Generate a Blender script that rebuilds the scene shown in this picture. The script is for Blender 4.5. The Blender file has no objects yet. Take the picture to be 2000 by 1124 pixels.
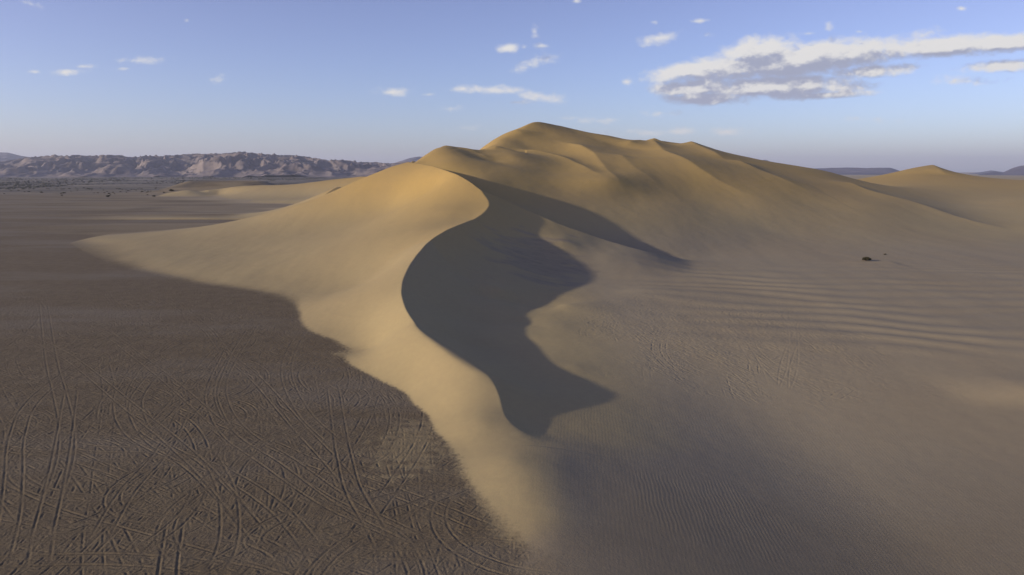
import bpy, math, random
import numpy as np

rng = np.random.default_rng(11)
random.seed(5)
R = math.radians
S = bpy.context.scene
COL = S.collection

# ------------------------------------------------------------------ camera geometry
F = 1300.0                      # focal length in pixels of a 2000 pixel wide frame
CAMH = 30.0
PITCH = math.atan(227.0 / F)
CP, SP = math.cos(PITCH), math.sin(PITCH)

def ray(u, v):
    X = (u - 1000.0) / F; Y = (562.0 - v) / F
    return X, CP + Y * SP, -SP + Y * CP

def P(u, v, d):
    "world point seen at (u,v) of the survey frame, d metres ahead of the camera"
    x, y, z = ray(u, v)
    return (x / y * d, d, CAMH + z / y * d)

def G0(u, v, z=0.0):
    x, y, zz = ray(u, v)
    d = (z - CAMH) / zz * y
    return (x / y * d, d, z)

# ------------------------------------------------------------------ numpy helpers
def smooth(a, b, x):
    t = np.clip((x - a) / (b - a), 0, 1)
    return t * t * (3 - 2 * t)

def smax(a, b, k):
    return 0.5 * (a + b + np.sqrt((a - b) ** 2 + k * k))

def smin(a, b, k):
    return 0.5 * (a + b - np.sqrt((a - b) ** 2 + k * k))

_perm = rng.permutation(512).astype(np.int64)
_perm = np.concatenate([_perm, _perm])
_ang = rng.random(512) * 2 * np.pi
_gx, _gy = np.cos(_ang).astype(np.float32), np.sin(_ang).astype(np.float32)

def perlin(x, y):
    xi = np.floor(x).astype(np.int64); yi = np.floor(y).astype(np.int64)
    xf = (x - xi).astype(np.float32); yf = (y - yi).astype(np.float32)
    xi &= 511; yi &= 511
    x1 = (xi + 1) & 511; y1 = (yi + 1) & 511
    u = xf * xf * xf * (xf * (xf * 6 - 15) + 10)
    v = yf * yf * yf * (yf * (yf * 6 - 15) + 10)
    def g(ix, iy, dx, dy):
        h = _perm[_perm[ix] + iy]
        return _gx[h] * dx + _gy[h] * dy
    a = g(xi, yi, xf, yf); b = g(x1, yi, xf - 1, yf)
    c = g(xi, y1, xf, yf - 1); d = g(x1, y1, xf - 1, yf - 1)
    a = a + u * (b - a); c = c + u * (d - c)
    return (a + v * (c - a)) * 1.5

def fbm(x, y, octv=4, gain=0.5):
    s = 0; amp = 1.0
    for i in range(octv):
        s = s + amp * perlin(x * 2 ** i + 17.3 * i, y * 2 ** i - 9.1 * i)
        amp *= gain
    return s

def tps_fit(pts, lam=0.0):
    p = np.array(pts, float)
    a = np.column_stack([p[:, 0] / p[:, 1], np.log(p[:, 1])])
    n = len(a)
    r2 = ((a[:, None, :] - a[None, :, :]) ** 2).sum(-1)
    K = 0.5 * r2 * np.log(r2 + 1e-12) + lam * np.eye(n)
    Q = np.column_stack([np.ones(n), a])
    A = np.zeros((n + 3, n + 3)); A[:n, :n] = K; A[:n, n:] = Q; A[n:, :n] = Q.T
    w = np.linalg.solve(A, np.concatenate([p[:, 2], np.zeros(3)]))
    return a, w

def tps_eval(fit, A, Sg):
    a, w = fit
    out = np.empty(A.size); Af = A.ravel(); Sf = Sg.ravel()
    for i in range(0, Af.size, 20000):
        q = np.column_stack([Af[i:i + 20000], Sf[i:i + 20000]])
        r2 = ((q[:, None, :] - a[None]) ** 2).sum(-1)
        out[i:i + 20000] = (0.5 * r2 * np.log(r2 + 1e-12)) @ w[:-3] + w[-3] + q @ w[-2:]
    return out.reshape(A.shape)

def spline(pts, n):
    "Catmull-Rom through points, resampled to n points evenly by length"
    p = np.array(pts, float)
    p = np.vstack([2 * p[0] - p[1], p, 2 * p[-1] - p[-2]])
    out = []
    for i in range(1, len(p) - 2):
        t = np.linspace(0, 1, 24, endpoint=False)[:, None]
        out.append(0.5 * (2 * p[i] + (p[i + 1] - p[i - 1]) * t + (2 * p[i - 1] - 5 * p[i] + 4 * p[i + 1] - p[i + 2]) * t * t
                          + (3 * p[i] - p[i - 1] - 3 * p[i + 1] + p[i + 2]) * t ** 3))
    out.append(p[-2][None]); q = np.vstack(out)
    L = np.concatenate([[0], np.cumsum(np.linalg.norm(np.diff(q[:, :2], axis=0), axis=1))])
    s = np.linspace(0, L[-1], n)
    return np.column_stack([np.interp(s, L, q[:, k]) for k in range(q.shape[1])])

def sdist(X, Y, line):
    "signed distance to a polyline (positive on its right-hand side) and the parameter 0..1 of the nearest point"
    best = np.full(X.shape, 1e18); sg = np.zeros(X.shape); tt = np.zeros(X.shape)
    n = len(line) - 1
    for i in range(n):
        ax, ay = line[i][:2]; bx, by = line[i + 1][:2]
        dx, dy = bx - ax, by - ay; l2 = dx * dx + dy * dy + 1e-9
        t = np.clip(((X - ax) * dx + (Y - ay) * dy) / l2, 0, 1)
        ex = X - (ax + t * dx); ey = Y - (ay + t * dy)
        d2 = ex * ex + ey * ey; m = d2 < best
        best = np.where(m, d2, best)
        sg = np.where(m, np.sign(dy * ex - dx * ey + 1e-12), sg)
        tt = np.where(m, (i + t) / n, tt)
    return np.sqrt(best) * sg, tt

# ------------------------------------------------------------------ dune survey
# crest of the front dune, from its foreground nose to its summit (u, v, distance)
crest = [P(*q) for q in [(1060, 862, 69.2), (1022, 843, 71.2), (990, 820, 74.5), (980, 790, 77.0), (971, 752, 80.5), (940, 718, 85), (890, 684, 91), (840, 655, 98.5), (806, 625, 108),
                         (788, 592, 119), (785, 560, 131), (795, 528, 143), (815, 497, 157), (845, 467, 173), (890, 442, 190),
                         (930, 426, 207), (950, 410, 217), (955, 398, 225), (950, 386, 233), (933, 366, 246), (910, 350, 258), (880, 336, 275),
                         (850, 326, 295), (825, 320.5, 314), (803, 318, 332)]]
crest_s = spline(crest, 90)
cx = np.vstack([[(22.0, 20.0, 0.0), (15.0, 44.0, 0.0), (10.0, 58.0, 0.0)], crest_s[:, :3], [(-62, 352, 28), (-75, 400, 12), (-90, 480, 0)]])

def off(line, dist, dz):
    "points offset to the right of a polyline (negative = left)"
    l = np.array(line); t = np.gradient(l[:, :2], axis=0)
    t /= np.linalg.norm(t, axis=1)[:, None]
    return [(l[i, 0] + t[i, 1] * dist, l[i, 1] - t[i, 0] * dist, l[i, 2] + dz) for i in range(len(l))]

cr = spline(crest, 34)
# ---- windward surface
W = [tuple(p) for p in cr]
W += [P(*q) for q in [(790, 319, 340), (765, 326, 344), (740, 337, 346), (700, 353, 348), (640, 379, 338), (580, 402, 328), (500, 431, 314), (400, 452, 300),
                      (300, 463, 292), (200, 468, 288)]]
W += [(-95, 400, 8), (-140, 385, 3), (-190, 370, -3), (-250, 330, -3), (-60, 420, 10), (-230, 290, -2)]
W += [P(*q) for q in [(700, 450, 240), (600, 470, 243), (500, 492, 232), (570, 535, 183), (700, 556, 160), (760, 520, 166),
                      (800, 400, 262), (850, 362, 275), (880, 410, 222), (760, 400, 285), (700, 410, 290), (820, 450, 196),
                      (700, 640, 120), (800, 640, 105), (640, 590, 143), (800, 720, 93), (720, 680, 109), (900, 760, 81.5), (860, 700, 91),
                      (940, 820, 73.6), (960, 860, 69.3), (900, 830, 73.5), (1000, 900, 63.4), (1030, 960, 57.6), (1050, 1040, 51.4)]]
contact = [(160, 475), (230, 508), (300, 528), (400, 550), (500, 567), (562, 583), (584, 612), (610, 650), (655, 692), (720, 732), (790, 768), (835, 812),
           (868, 860), (895, 905), (925, 960), (965, 1015), (1020, 1062)]
ct = [G0(*q) for q in contact]
W += ct
W += off(ct[1:], 9, -1.3)[:5] + off(ct, 5, -1.0)[6:11] + off(ct, 4, -0.5)[12:]
W += [(45, 80, -4.8), (60, 70, -6), (45, 100, -2), (34, 70, -4.6), (50, 55, -6)]
W += [p for p in off(cr[9:], 14, 3.5)]
W += [(11, 74, 0.0), (16, 80, 0.6), (10, 66, -0.7), (16, 62, -1.8), (24, 66, -3.2), (35, 60, -4.8), (30, 74, -3.5), (12, 50, -1.4), (25, 48, -3.4), (0, 46, -.5), (8, 57, -.45)]
# ---- lee surface (slip face, bowl and spur)
spur = spline([P(*q) for q in [(940, 371, 243), (1000, 397.5, 239.5), (1050, 419, 232), (1100, 440, 226), (1180, 468, 222), (1260, 491, 214), (1340, 508, 221)]], 16)
Sb = [tuple(p) for p in cr] + [tuple(p) for p in spur]
def slip(p, dx, dy, dz): return (p[0] + dx, p[1] + dy, max(p[2] + dz, 0.0 if p[1] > 88 else -6.0))
def at_y(y0): return cr[np.argmin(np.abs(cr[:, 1] - y0))]
for y0, lst in [(131, [(4, 1, -2.5), (8, 2, -4.2), (14, 3, -6.0), (24, 3, -6.9), (34, 3, -7.3)]),
                (119, [(4, 2, -2.5), (8, 4, -4.4), (14, 6, -6), (24, 8, -9)]),
                (108, [(3.5, 3, -2.6), (8, 6, -5), (18, 8, -9)]),
                (98.5, [(3, 2.5, -2.3), (6, 6, -4.2), (16, 10, -9)]),
                (91, [(2.5, 3, -2.1), (6, 7, -4), (18, 10, -9)]),
                (85, [(2.5, 2.5, -1.9), (6, 6, -3.5), (14, 8, -5.2)]),
                (80.5, [(3, 1, -1.7), (7, 2, -3.2), (12, 3, -4.3), (20, 4, -5.8)]),
                (77, [(3, 0, -1.2), (8, 1, -2.3), (16, 2, -4.0), (26, 2, -5.6)]),
                (157, [(5, -3.5, -3.3), (10, -7, -6.3), (20, -12, -9.2), (34, -12, -9.6), (48, -12, -10.2)]),
                (173, [(4, -6, -4.4), (10, -12, -8.3), (18, -20, -9.6)]),
                (190, [(3, -6, -4.0), (6, -12, -7.4), (12, -24, -10.2)]),
                (207, [(3, -6, -3.6), (8, -16, -8.0), (14, -28, -12)]),
                (225, [(6, -3, -3.2), (13, -10, -8), (20, -22, -12.5)])]:
    p = at_y(y0)
    for q in lst: Sb.append(slip(p, *q))
Sb += [P(*q) for q in [(1050, 450, 216), (1100, 470, 208), (1150, 485, 207), (1200, 500, 202), (1250, 512, 200), (1200, 548, 184), (1100, 560, 172)]]
Sb += [(0, 150, .9), (6, 156, .5), (-7, 150, 2.3), (14, 158, .1), (24, 160, .1), (10, 145, .2), (0, 125, .5), (8, 128, .3), (-4, 115, .6), (4, 118, .2), (10, 100, .1), (24, 142, .1), (32, 165, .7)]
Sb += [(45, 80, -5), (60, 70, -6), (45, 100, -3.6), (80, 90, -6), (70, 130, -1.8), (34, 72, -4.6)]
Sb += [(60, 215, -.3), (45, 185, -.3), (34, 140, -.3), (24, 110, -.9), (26, 92, -2.4), (80, 225, -1.5), (75, 190, -1)]
Sb += [(20, 74, -2.9), (14, 68, -.6), (24, 60, 2), (9, 61, 2.2), (5, 50, 3), (25, 48, 3)]
Sb += [p for p in off(cr[2:], -12, 5.5)]
Sb += [(0, 270, 32), (30, 265, 24), (60, 255, 14), (95, 245, 6)]
# ---- big dune and everything to its right
B = [P(*q) for q in [(850, 291, 365), (880, 286, 371), (905, 288.5, 373), (935, 300, 364), (965, 316, 351),
     (812, 318, 336), (830, 303, 350),
     (830, 318, 335), (865, 318, 325),
     (985, 293, 408), (1040, 293, 412), (1085, 302, 400), (1120, 316, 378), (1155, 332, 352), (1190, 351, 325),
     (945, 291, 420), (975, 274, 440), (1010, 254, 462), (1052, 238, 480), (1100, 248, 492), (1150, 259, 492), (1200, 268, 502), (1245, 283, 515),
     (1060, 262, 462), (1085, 272, 456), (1130, 282, 436), (1158, 296, 410), (1175, 316, 381), (1190, 335, 353), (1020, 280, 440), (1110, 294, 425),
     (1200, 290, 455), (1225, 305, 410), (1225, 340, 350), (1230, 380, 315), (1280, 274, 530), (1310, 280, 525), (1350, 283, 525), (1420, 300, 515), (1470, 312, 510), (1560, 326, 500), (1620, 336.5, 500), (1665, 349, 490),
      (1300, 480, 241), (1300, 450, 261), (1300, 400, 307), (1300, 350, 357), (1300, 310, 403),
     (1400, 500, 237), (1400, 450, 274), (1400, 400, 326), (1400, 350, 368), (1400, 320, 410), (1500, 450, 288), (1500, 400, 332), (1500, 360, 375), (1500, 336, 420),
     (1600, 480, 262), (1600, 440, 305), (1600, 400, 347), (1600, 365, 395), (1700, 450, 300), (1700, 400, 355), (1760, 385, 410), (1700, 372, 405),
     (1800, 440, 322), (1900, 430, 345), (2000, 447, 325), (2000, 420, 372), (1880, 400, 430), (2000, 392, 430), (1900, 385, 470), (2100, 440, 330), (2100, 400, 400),
     (1700, 347, 640), (1730, 341, 650), (1760, 334, 662), (1800, 328, 672), (1850, 333, 674), (1885, 342, 664), (1950, 350, 640), (2000, 354, 630), (2100, 350, 620),
     (1750, 365, 540), (1850, 364, 540), (1950, 374, 510), (2060, 375, 505), (2300, 380, 500), (2300, 440, 330)]]
B += [(p[0] * 1.14, p[1] * 1.14, p[2] - 12) for p in [P(*q) for q in [(905, 288.5, 374), (1010, 254, 462), (1052, 238, 480), (1100, 248, 492), (1200, 268, 502), (1280, 274, 530), (1350, 283, 525),
       (1470, 312, 510), (1560, 326, 500), (1640, 342, 495), (1730, 341, 650), (1800, 328, 672), (1885, 342, 664), (2000, 354, 630), (2200, 352, 620)]]]
B += [(-90, 800, -8), (0, 900, -8), (200, 1000, -8), (500, 1100, -8), (800, 1000, -8)]
B += [(-75, 400, 16), (-100, 420, 6), (-130, 450, -1), (-170, 420, -6), (-120, 520, -4), (-50, 470, 24), (-20, 540, 35), (-60, 360, 22), (-80, 340, 10), (-120, 300, -4), (-200, 320, -8)]
B += [(-20, 262, 19), (0, 250, 13), (25, 246, 8.0), (100, 232, -.6), (130, 236, -.6), (180, 245, -.8), (250, 285, -.6)]
B += [(-10, 225, -2), (40, 215, -3), (90, 205, -2.5), (150, 205, -2.5), (230, 245, -2.5), (-60, 240, -6), (-50, 290, 8), (0, 150, -5), (150, 120, -5), (300, 260, -3)]

# crest details of the big dune: line, height, width on the left side, width on the right side
def L(*q): return spline([P(*p) for p in q], 14)
RIDGES = [
    (L((850, 290, 366), (880, 286, 371), (905, 288.5, 373), (935, 300, 364), (966, 316.5, 350)), 2.8, 26, 7, (0.15, 0.7)),
    (L((1000, 292, 410), (1040, 292, 412), (1085, 301, 400), (1120, 315, 378), (1155, 331, 352), (1190, 350, 325)), 2.6, 16, 10, (.15, .6)),
    (L((985, 293, 409), (975, 302, 398), (963, 316, 380)), 2.2, 9, 9, (.3, .6)),
    (L((1010, 253, 463), (1012, 264, 458), (1030, 272, 450)), .8, 10, 14, (.2, .5)),
    (L((1085, 272, 456), (1130, 281, 436), (1158, 295, 410), (1175, 315, 381), (1190, 334, 353), (1205, 350, 333), (1240, 372, 300)), 3.3, 13, 42, (.2, .6)),
    (L((1010, 254, 462), (1030, 246, 471), (1052, 238, 480), (1100, 249, 492), (1160, 262, 494)), 3.0, 10, 12, (.3, .6)),
    (L((1285, 275, 530), (1262, 282, 510), (1240, 294, 480), (1215, 297, 460)), 3.2, 22, 16, (.1, .8)),
    (L((1268, 284, 510), (1300, 300, 440), (1340, 320, 400), (1390, 343, 372), (1450, 370, 352), (1520, 400, 332)), 3.4, 14, 34, (.1, .6)),
    (L((1345, 284, 524), (1380, 298, 475), (1425, 313, 435)), 3.2, 14, 30, (.1, .7)),
    (L((1425, 311, 450), (1470, 326, 425), (1540, 350, 390), (1620, 378, 366)), 2.6, 22, 26, (.15, .5)),
    (L((1640, 355, 450), (1700, 374, 402), (1790, 402, 375), (1880, 430, 345), (1990, 452, 322)), 2.6, 24, 22, (.2, .8)),
    (L((1820, 329, 668), (1830, 338, 640), (1850, 345, 610)), 3.0, 24, 14, (.1, .6)),
    (L((1205, 310, 420), (1240, 335, 372), (1300, 370, 338)), 1.8, 20, 26, (.2, .6)),
]

def ridges(X, Y):
    out = np.zeros(X.shape)
    for line, h, wl, wr, (fa, fb) in RIDGES:
        lo = line[:, 1].min() - 90; hi = line[:, 1].max() + 90
        rows = (Y >= lo) & (Y <= hi) & (X > line[:, 0].min() - 120) & (X < line[:, 0].max() + 120)
        if not rows.any(): continue
        xs = X[rows]; ys = Y[rows]
        d, t = sdist(xs, ys, line)
        # line runs towards the viewer, so its right-hand side is the picture's left
        e = 0.9
        dd = np.sqrt(d * d + e * e) - e
        w = np.where(d > 0, wl, wr) * (0.35 + 0.65 * smooth(-0.1, 0.5, t))
        A = h * smooth(0.0, fa, t) * (1 - smooth(fb, 1.0, t))
        out[rows] += 1.05 * A * np.exp(-dd / w) * np.exp(-(dd / (3.0 * w)) ** 2)
    return out
# make every ridge run towards the viewer
RIDGES = [((l if l[0, 1] > l[-1, 1] or i in (0, 5) else l[::-1]), h, a, b, f) for i, (l, h, a, b, f) in enumerate(RIDGES)]
RIDGES[0] = (RIDGES[0][0], 1.8, 8, 22, (0.15, 0.7))

B += [(x_, y_, 21.5 + 0.2 * (y_ - 290) - 0.14 * x_ + dz_) for x_, y_, dz_ in
      [(-16, 290, 1.8), (-14, 320, 2.2), (0, 270, 0), (0, 300, 1.2), (0, 330, 2.0), (2, 360, 2.2), (0, 385, 1.2), (20, 280, 0), (22, 310, 0), (20, 345, 0), (42, 270, 0), (45, 300, 0), (70, 290, 0), (70, 320, 0)]]
Bp = np.array(B)
Bp[:, 2] -= ridges(Bp[:, 0].copy(), Bp[:, 1].copy())
fitW, fitS, fitB = tps_fit(W, 2e-5), tps_fit(Sb, 2e-5), tps_fit(Bp, 1e-4)

# ---- low far dunes and sand sheets on the left plain
Lp = [P(*q) for q in [(346, 381, 815), (368, 371, 845), (395, 376, 850), (408, 370.5, 850), (428, 380, 840), (455, 366, 850), (520, 362, 850), (600, 363, 850), (640, 360.5, 850), (690, 357, 840), (720, 350, 800), (745, 341, 760)]]
Lp += [P(*q) for q in [(425, 387, 765), (500, 384, 745), (600, 382, 720), (700, 370, 700), (560, 392, 640), (640, 388, 600), (700, 368, 560), (720, 356, 480)]]
Lp += [(p[0] * 1.08, p[1] * 1.08, -3) for p in [P(*q) for q in [(346, 381, 815), (395, 376, 850), (455, 366, 850), (520, 362, 850), (600, 363, 850), (690, 357, 840), (745, 341, 800)]]]
Lp += [G0(*q) for q in [(340, 385), (380, 389), (470, 396), (520, 408), (560, 412), (610, 402)]]
Lp += [(-420, 700, -3), (-520, 800, -4), (-500, 900, -6), (-300, 560, -1.5), (-350, 450, -3), (-200, 420, 1), (-150, 420, 3), (-100, 500, 10), (-250, 480, -.6), (-60, 700, 14), (0, 900, 10), (0, 600, 15)]
fitL = tps_fit(Lp, 1e-4)

# ------------------------------------------------------------------ terrain sheet
DU = 1.75 / F
avals = np.arange(-1.06, 1.06, DU)
svals = [math.log(36.0)]
while svals[-1] < math.log(26000.0):
    y = math.exp(svals[-1])
    st = 0.0016 if y < 120 else 0.0022 if y < 260 else 0.0027 if y < 640 else 0.005 if y < 1000 else 0.012 if y < 4000 else 0.04
    svals.append(svals[-1] + st)
svals = np.array(svals)
NA, NS = len(avals), len(svals)
A2, S2 = np.meshgrid(avals, svals)
Y = np.exp(S2); X = A2 * Y

ca = np.linspace(-1.08, 1.08, 300); cs = np.linspace(math.log(34), math.log(1400), 330)
CA, CS = np.meshgrid(ca, cs)
CX, CY = CA * np.exp(CS), np.exp(CS)

def up_matrix(fine, coarse):
    h = coarse[1] - coarse[0]
    f = np.clip((fine - coarse[0]) / h, 1, len(coarse) - 2.0001)
    i = np.floor(f).astype(int); t = f - i
    M = np.zeros((len(fine), len(coarse)), np.float32); r = np.arange(len(fine))
    i = np.minimum(i, len(coarse) - 3)
    M[r, i - 1] += -0.5 * t + t * t - 0.5 * t ** 3
    M[r, i] += 1 - 2.5 * t * t + 1.5 * t ** 3
    M[r, i + 1] += 0.5 * t + 2 * t * t - 1.5 * t ** 3
    M[r, i + 2] += -0.5 * t * t + 0.5 * t ** 3
    return M
MA, MS = up_matrix(avals, ca), up_matrix(svals, cs)
def up(c): return MS @ c.astype(np.float32) @ MA.T

sdc, _ = sdist(CX, CY, cx)
sd = up(sdc)
Wz, Sz, Bz, Lz = [up(np.clip(tps_eval(f, CA, CS), -60, 200)) for f in (fitW, fitS, fitB, fitL)]
outline = np.vstack([[(-60, 620, 0), (-100, 500, 0), (-150, 430, 0), (-196, 350, 0)], np.array(ct), [(12, 44, 0), (40, 38, 0), (90, 20, 0)]])
oc, _ = sdist(CX, CY, outline)
oc = up(oc)
Wz = Wz - 0.6 * np.maximum(0, oc - 4)
zW = Wz + 3.0 * np.maximum(0, sd - 9) * smooth(74, 92, Y)
zS = Sz + 3.0 * np.maximum(0, -sd - 7) * (Y > 60) + 1.5 * np.maximum(0, 68 - Y)
# back side of the spur
sp = np.vstack([[(-48, 332, 34.2), (-37, 305, 31.8), (-21.6, 268, 28.8), (-14, 250, 24.8)], spur, [(75, 222, -1.5), (120, 222, -8)]])
sp = sp[np.argsort(sp[:, 0])]
ysp = np.interp(X, sp[:, 0], sp[:, 1]); zsp = np.interp(X, sp[:, 0], sp[:, 2])
zback = zsp + 0.15 - 0.58 * (Y - ysp) + 2.5 * np.maximum(0, ysp - Y)
zback = np.where(X < -46, 300, zback)
near = smooth(120, 200, Y)
zS = np.where(Y > 150, smin(zS, zback, 0.35), zS)
edge_round = 0.04 + 0.5 * smooth(75, 65, Y) + .12 * smooth(200, 330, Y)
z1 = smin(zW, zS, edge_round) - 0.5 * np.maximum(0, Y - 385)

zB = Bz + ridges(X, Y)
yfr = np.interp(X, [-260, -200, -120, -60, 0, 50, 100, 180, 250, 400, 700], [460, 380, 300, 235, 225, 215, 212, 220, 255, 290, 380])
zB = np.minimum(zB, 90) - 0.6 * np.maximum(0, yfr - Y)
fade = smooth(1300, 1000, Y)
zB = zB * fade - 30 * (1 - fade)
zL = Lz * fade - 30 * (1 - fade)
zL = np.where(X > -40, -30, np.minimum(zL, 24) - 0.5 * np.maximum(0, X + 120) - 0.6 * np.maximum(0, 420 - Y) - .6 * np.maximum(0, -430 - X))

# the flat desert floor and the gentle rise of sand on the right
rside = smooth(0.0, 0.10, A2 - 0.02)
G = 0.25 * fbm(X / 60, Y / 60, 3) * smooth(60, 200, Y) * 0.6
G += -4.6 * smooth(0, 40, X) * smooth(122, 74, Y)
# low rise that catches the light at the far right of the middle distance
d1, t1 = sdist(X, Y, [G0(1700, 730)[:2], G0(1850, 735)[:2], G0(2000, 737)[:2], G0(2300, 745)[:2]])
G += 1.5 * smooth(0.3, 0.8, t1) * np.exp(-(d1 / (4.4 - 1.6 * np.tanh(d1 / 3.0))) ** 2)
# far plain: low rises
G += (5.0 * fbm(X / 420, Y / 260, 3) + 1.0) * smooth(900, 1900, Y) * smooth(4200, 2600, Y)
md, _ = sdist(X, Y, [P(385, 365, 960)[:2], P(440, 353, 960)[:2], P(500, 362, 960)[:2]])
G += 17.0 * np.exp(-(md / 42.0) ** 2) * smooth(820, 900, Y)
# broad wind bands across the right flat
wx = X + 6 * fbm(X / 50, Y / 50, 2)
band = np.sin((Y * 1.0 + 0.16 * wx + 9 * fbm(X / 60 + 5, Y / 45, 2)) / 9.0 * 2 * np.pi)
bm = smooth(20, 60, X) * smooth(102, 122, Y) * smooth(225, 180, Y)
band = np.sign(band) * np.abs(band) ** 0.8
GB = 0.15 * band * bm

wid = np.interp(Y, [40, 60, 72, 84, 110, 150, 230], [4, 7, 9, 20, 30, 56, 80])
def soft(t, q_): return q_ * np.logaddexp(0, t / q_)
cap = G + 0.20 * soft(wid - sd, 4.0) - 0.22 * soft(sd - wid - 10, 4.0) + 30 * smooth(110, 170, Y) - 0.5 * np.maximum(0, sd - 95)
z1 = np.where(Y < 320, smin(z1, cap, 0.4 + 0.8 * smooth(110, 80, Y) * smooth(3, 9, sd)), z1)
dune = np.maximum(smax(z1, zB, 0.5), zL)
k = 0.08 + 0.5 * smooth(-0.02, 0.08, A2) + 0.35 * smooth(170, 260, Y)
Z = smax(dune, G, k)

# where sand lies: on the dunes and all over the right side; bare dark floor on the left plain
lead = dune - G + 0.05 * fbm(X / 3.0, Y / 6.0, 3) + 0.09 * fbm(X / .7, Y / .5, 4, .6)
bx = np.interp(Y, [36, 46, 52, 60, 75], [2.5, 1.5, 2.0, 3.5, 4.5])           # limit of the floor in the foreground
rightm = smooth(0, 2, sd) * (Y > 66) * (Y < 300) + smooth(-2.2, 2.2, X - bx + 1.2 * fbm(X / 2.5, Y / 2.5, 4)) * smooth(100, 80, Y) + smooth(-6, 2, X - 4) * smooth(80, 100, Y)
kedge = np.interp(Y, [40, 70, 120, 160, 250, 600], [0.3, 0.14, .13, 0.4, 0.9, 1.2])
sand = np.clip(smooth(-kedge, kedge, lead) + rightm, 0, 1)
# thin sheets of sand blown over the far floor
sheet = fbm(X / 130 + 3, Y / 42, 4)
sheetm = smooth(-0.05, 0.4, sheet + 0.8 * smooth(-330, -130, X) * smooth(270, 330, Y) - 0.35 + .75 * smooth(470, 560, Y)) * smooth(255, 320, Y) * smooth(1500, 900, Y)
sheetm = sheetm * smooth(-0.85, -.45, A2)
sand = np.clip(sand + 0.45 * sheetm, 0, 1)
# patch of drifted sand in front of the dune toe on the left, broken up by the wind
pt = G0(800, 870)
patch = smooth(1.0, 0.35, np.hypot((X - pt[0]) / 5.5, (Y - pt[1]) / 9.5) + 0.5 * fbm(X / 1.6, Y / 1.1, 5))
sand = np.clip(sand + 0.42 * patch * (X < 0), 0, 1)
sand = sand * (1 - 0.45 * smooth(80, 50, Y) * smooth(1, 12, X + 1.2 * np.maximum(0, 54 - Y)))  # near right foreground: sand colour faded towards the darker floor colour

# ------------------------------------------------------------------ tyre tracks pressed into the floor
TX0, TX1, TY0, TY1, TR = -150.0, 100.0, 40.0, 232.0, 0.065
nx, ny = int((TX1 - TX0) / TR), int((TY1 - TY0) / TR)
T = np.zeros((ny, nx), np.float32)
prof_w = np.linspace(-0.42, 0.42, 13)
def prof(w, dep):
    a = np.abs(w)
    return np.where(a < 0.15, -dep, 0) + np.where((a >= 0.15) & (a < 0.42), dep * 0.9 * np.sin((a - 0.15) / 0.27 * np.pi), 0)
def stamp(line, dep, gauge=1.5, wide=1.0, fadeends=True):
    l = np.array(line)[:, :2]
    seg = np.linalg.norm(np.diff(l, axis=0), axis=1); n = int(seg.sum() / 0.058)
    if n < 8: return
    s = np.linspace(0, seg.sum(), n); cum = np.concatenate([[0], np.cumsum(seg)])
    x = np.interp(s, cum, l[:, 0]); y = np.interp(s, cum, l[:, 1])
    tx, ty = np.gradient(x), np.gradient(y); m = np.hypot(tx, ty) + 1e-9; nxv, nyv = ty / m, -tx / m
    e = np.minimum(1, np.minimum(s, s[-1] - s) / 4.0) if fadeends else 1
    mod = e * (0.75 + 0.5 * perlin(s / 3.0 + rng.random() * 300, s * 0 + 3.3))
    for gside in ((-gauge / 2, gauge / 2) if gauge else (0,)):
        for w in prof_w:
            o = gside + w * wide
            ix = ((x + nxv * o - TX0) / TR).astype(int); iy = ((y + nyv * o - TY0) / TR).astype(int)
            ok = (ix >= 0) & (ix < nx) & (iy >= 0) & (iy < ny)
            T[iy[ok], ix[ok]] = (T[iy[ok], ix[ok]] * 0.35 + prof(w, dep) * mod[ok] if not np.isscalar(mod) else prof(w, dep))
def wander(x, y, h, length, curv, dc):
    pts = [(x, y)]; k = curv
    for i in range(int(length / 1.5)):
        k += rng.normal(0, dc); k = np.clip(k, -0.16, 0.16) * 0.985
        h += k * 1.5; x += math.cos(h) * 1.5; y += math.sin(h) * 1.5; pts.append((x, y))
    return pts
for i in range(2700):      # left floor, a chaos of old tracks
    y = 40 + 175 * rng.random() ** 1.25; x = -y * 0.95 + (y * 0.95 + 6) * rng.random() ** .8
    h = rng.choice([1.9, 2.3, 1.3, 0.9, 1.6, 2.7]) + rng.normal(0, 0.22)
    stamp(wander(x, y, h, rng.uniform(22, 105), rng.normal(0, 0.016), 0.004), rng.uniform(0.012, 0.04), rng.choice([1.2, 1.45, 1.6, 1.5, 0]), rng.uniform(.38, .62))
for i in range(160):      # tight doughnuts and turns
    y = 45 + 120 * rng.random(); x = -y * 0.85 + (y * 0.85 - 2) * rng.random()
    stamp(wander(x, y, rng.random() * 6.28, rng.uniform(10, 40), rng.choice([-1, 1]) * rng.uniform(0.05, 0.14), 0.01), rng.uniform(0.018, 0.042), 1.3, .6)
for i in range(760):      # churned patch on the right
    c = G0(rng.normal(1450, 175), rng.normal(650, 58))
    stamp(wander(c[0], c[1], rng.choice([2.2, 2.0, 1.7, 2.6]) + rng.normal(0, 0.25), rng.uniform(6, 32), rng.normal(0, 0.02), 0.01), rng.uniform(0.016, 0.04), rng.choice([1.2, 1.45, 0]), .65)
def px(*q): return spline([G0(*p) for p in q], 160)
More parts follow.
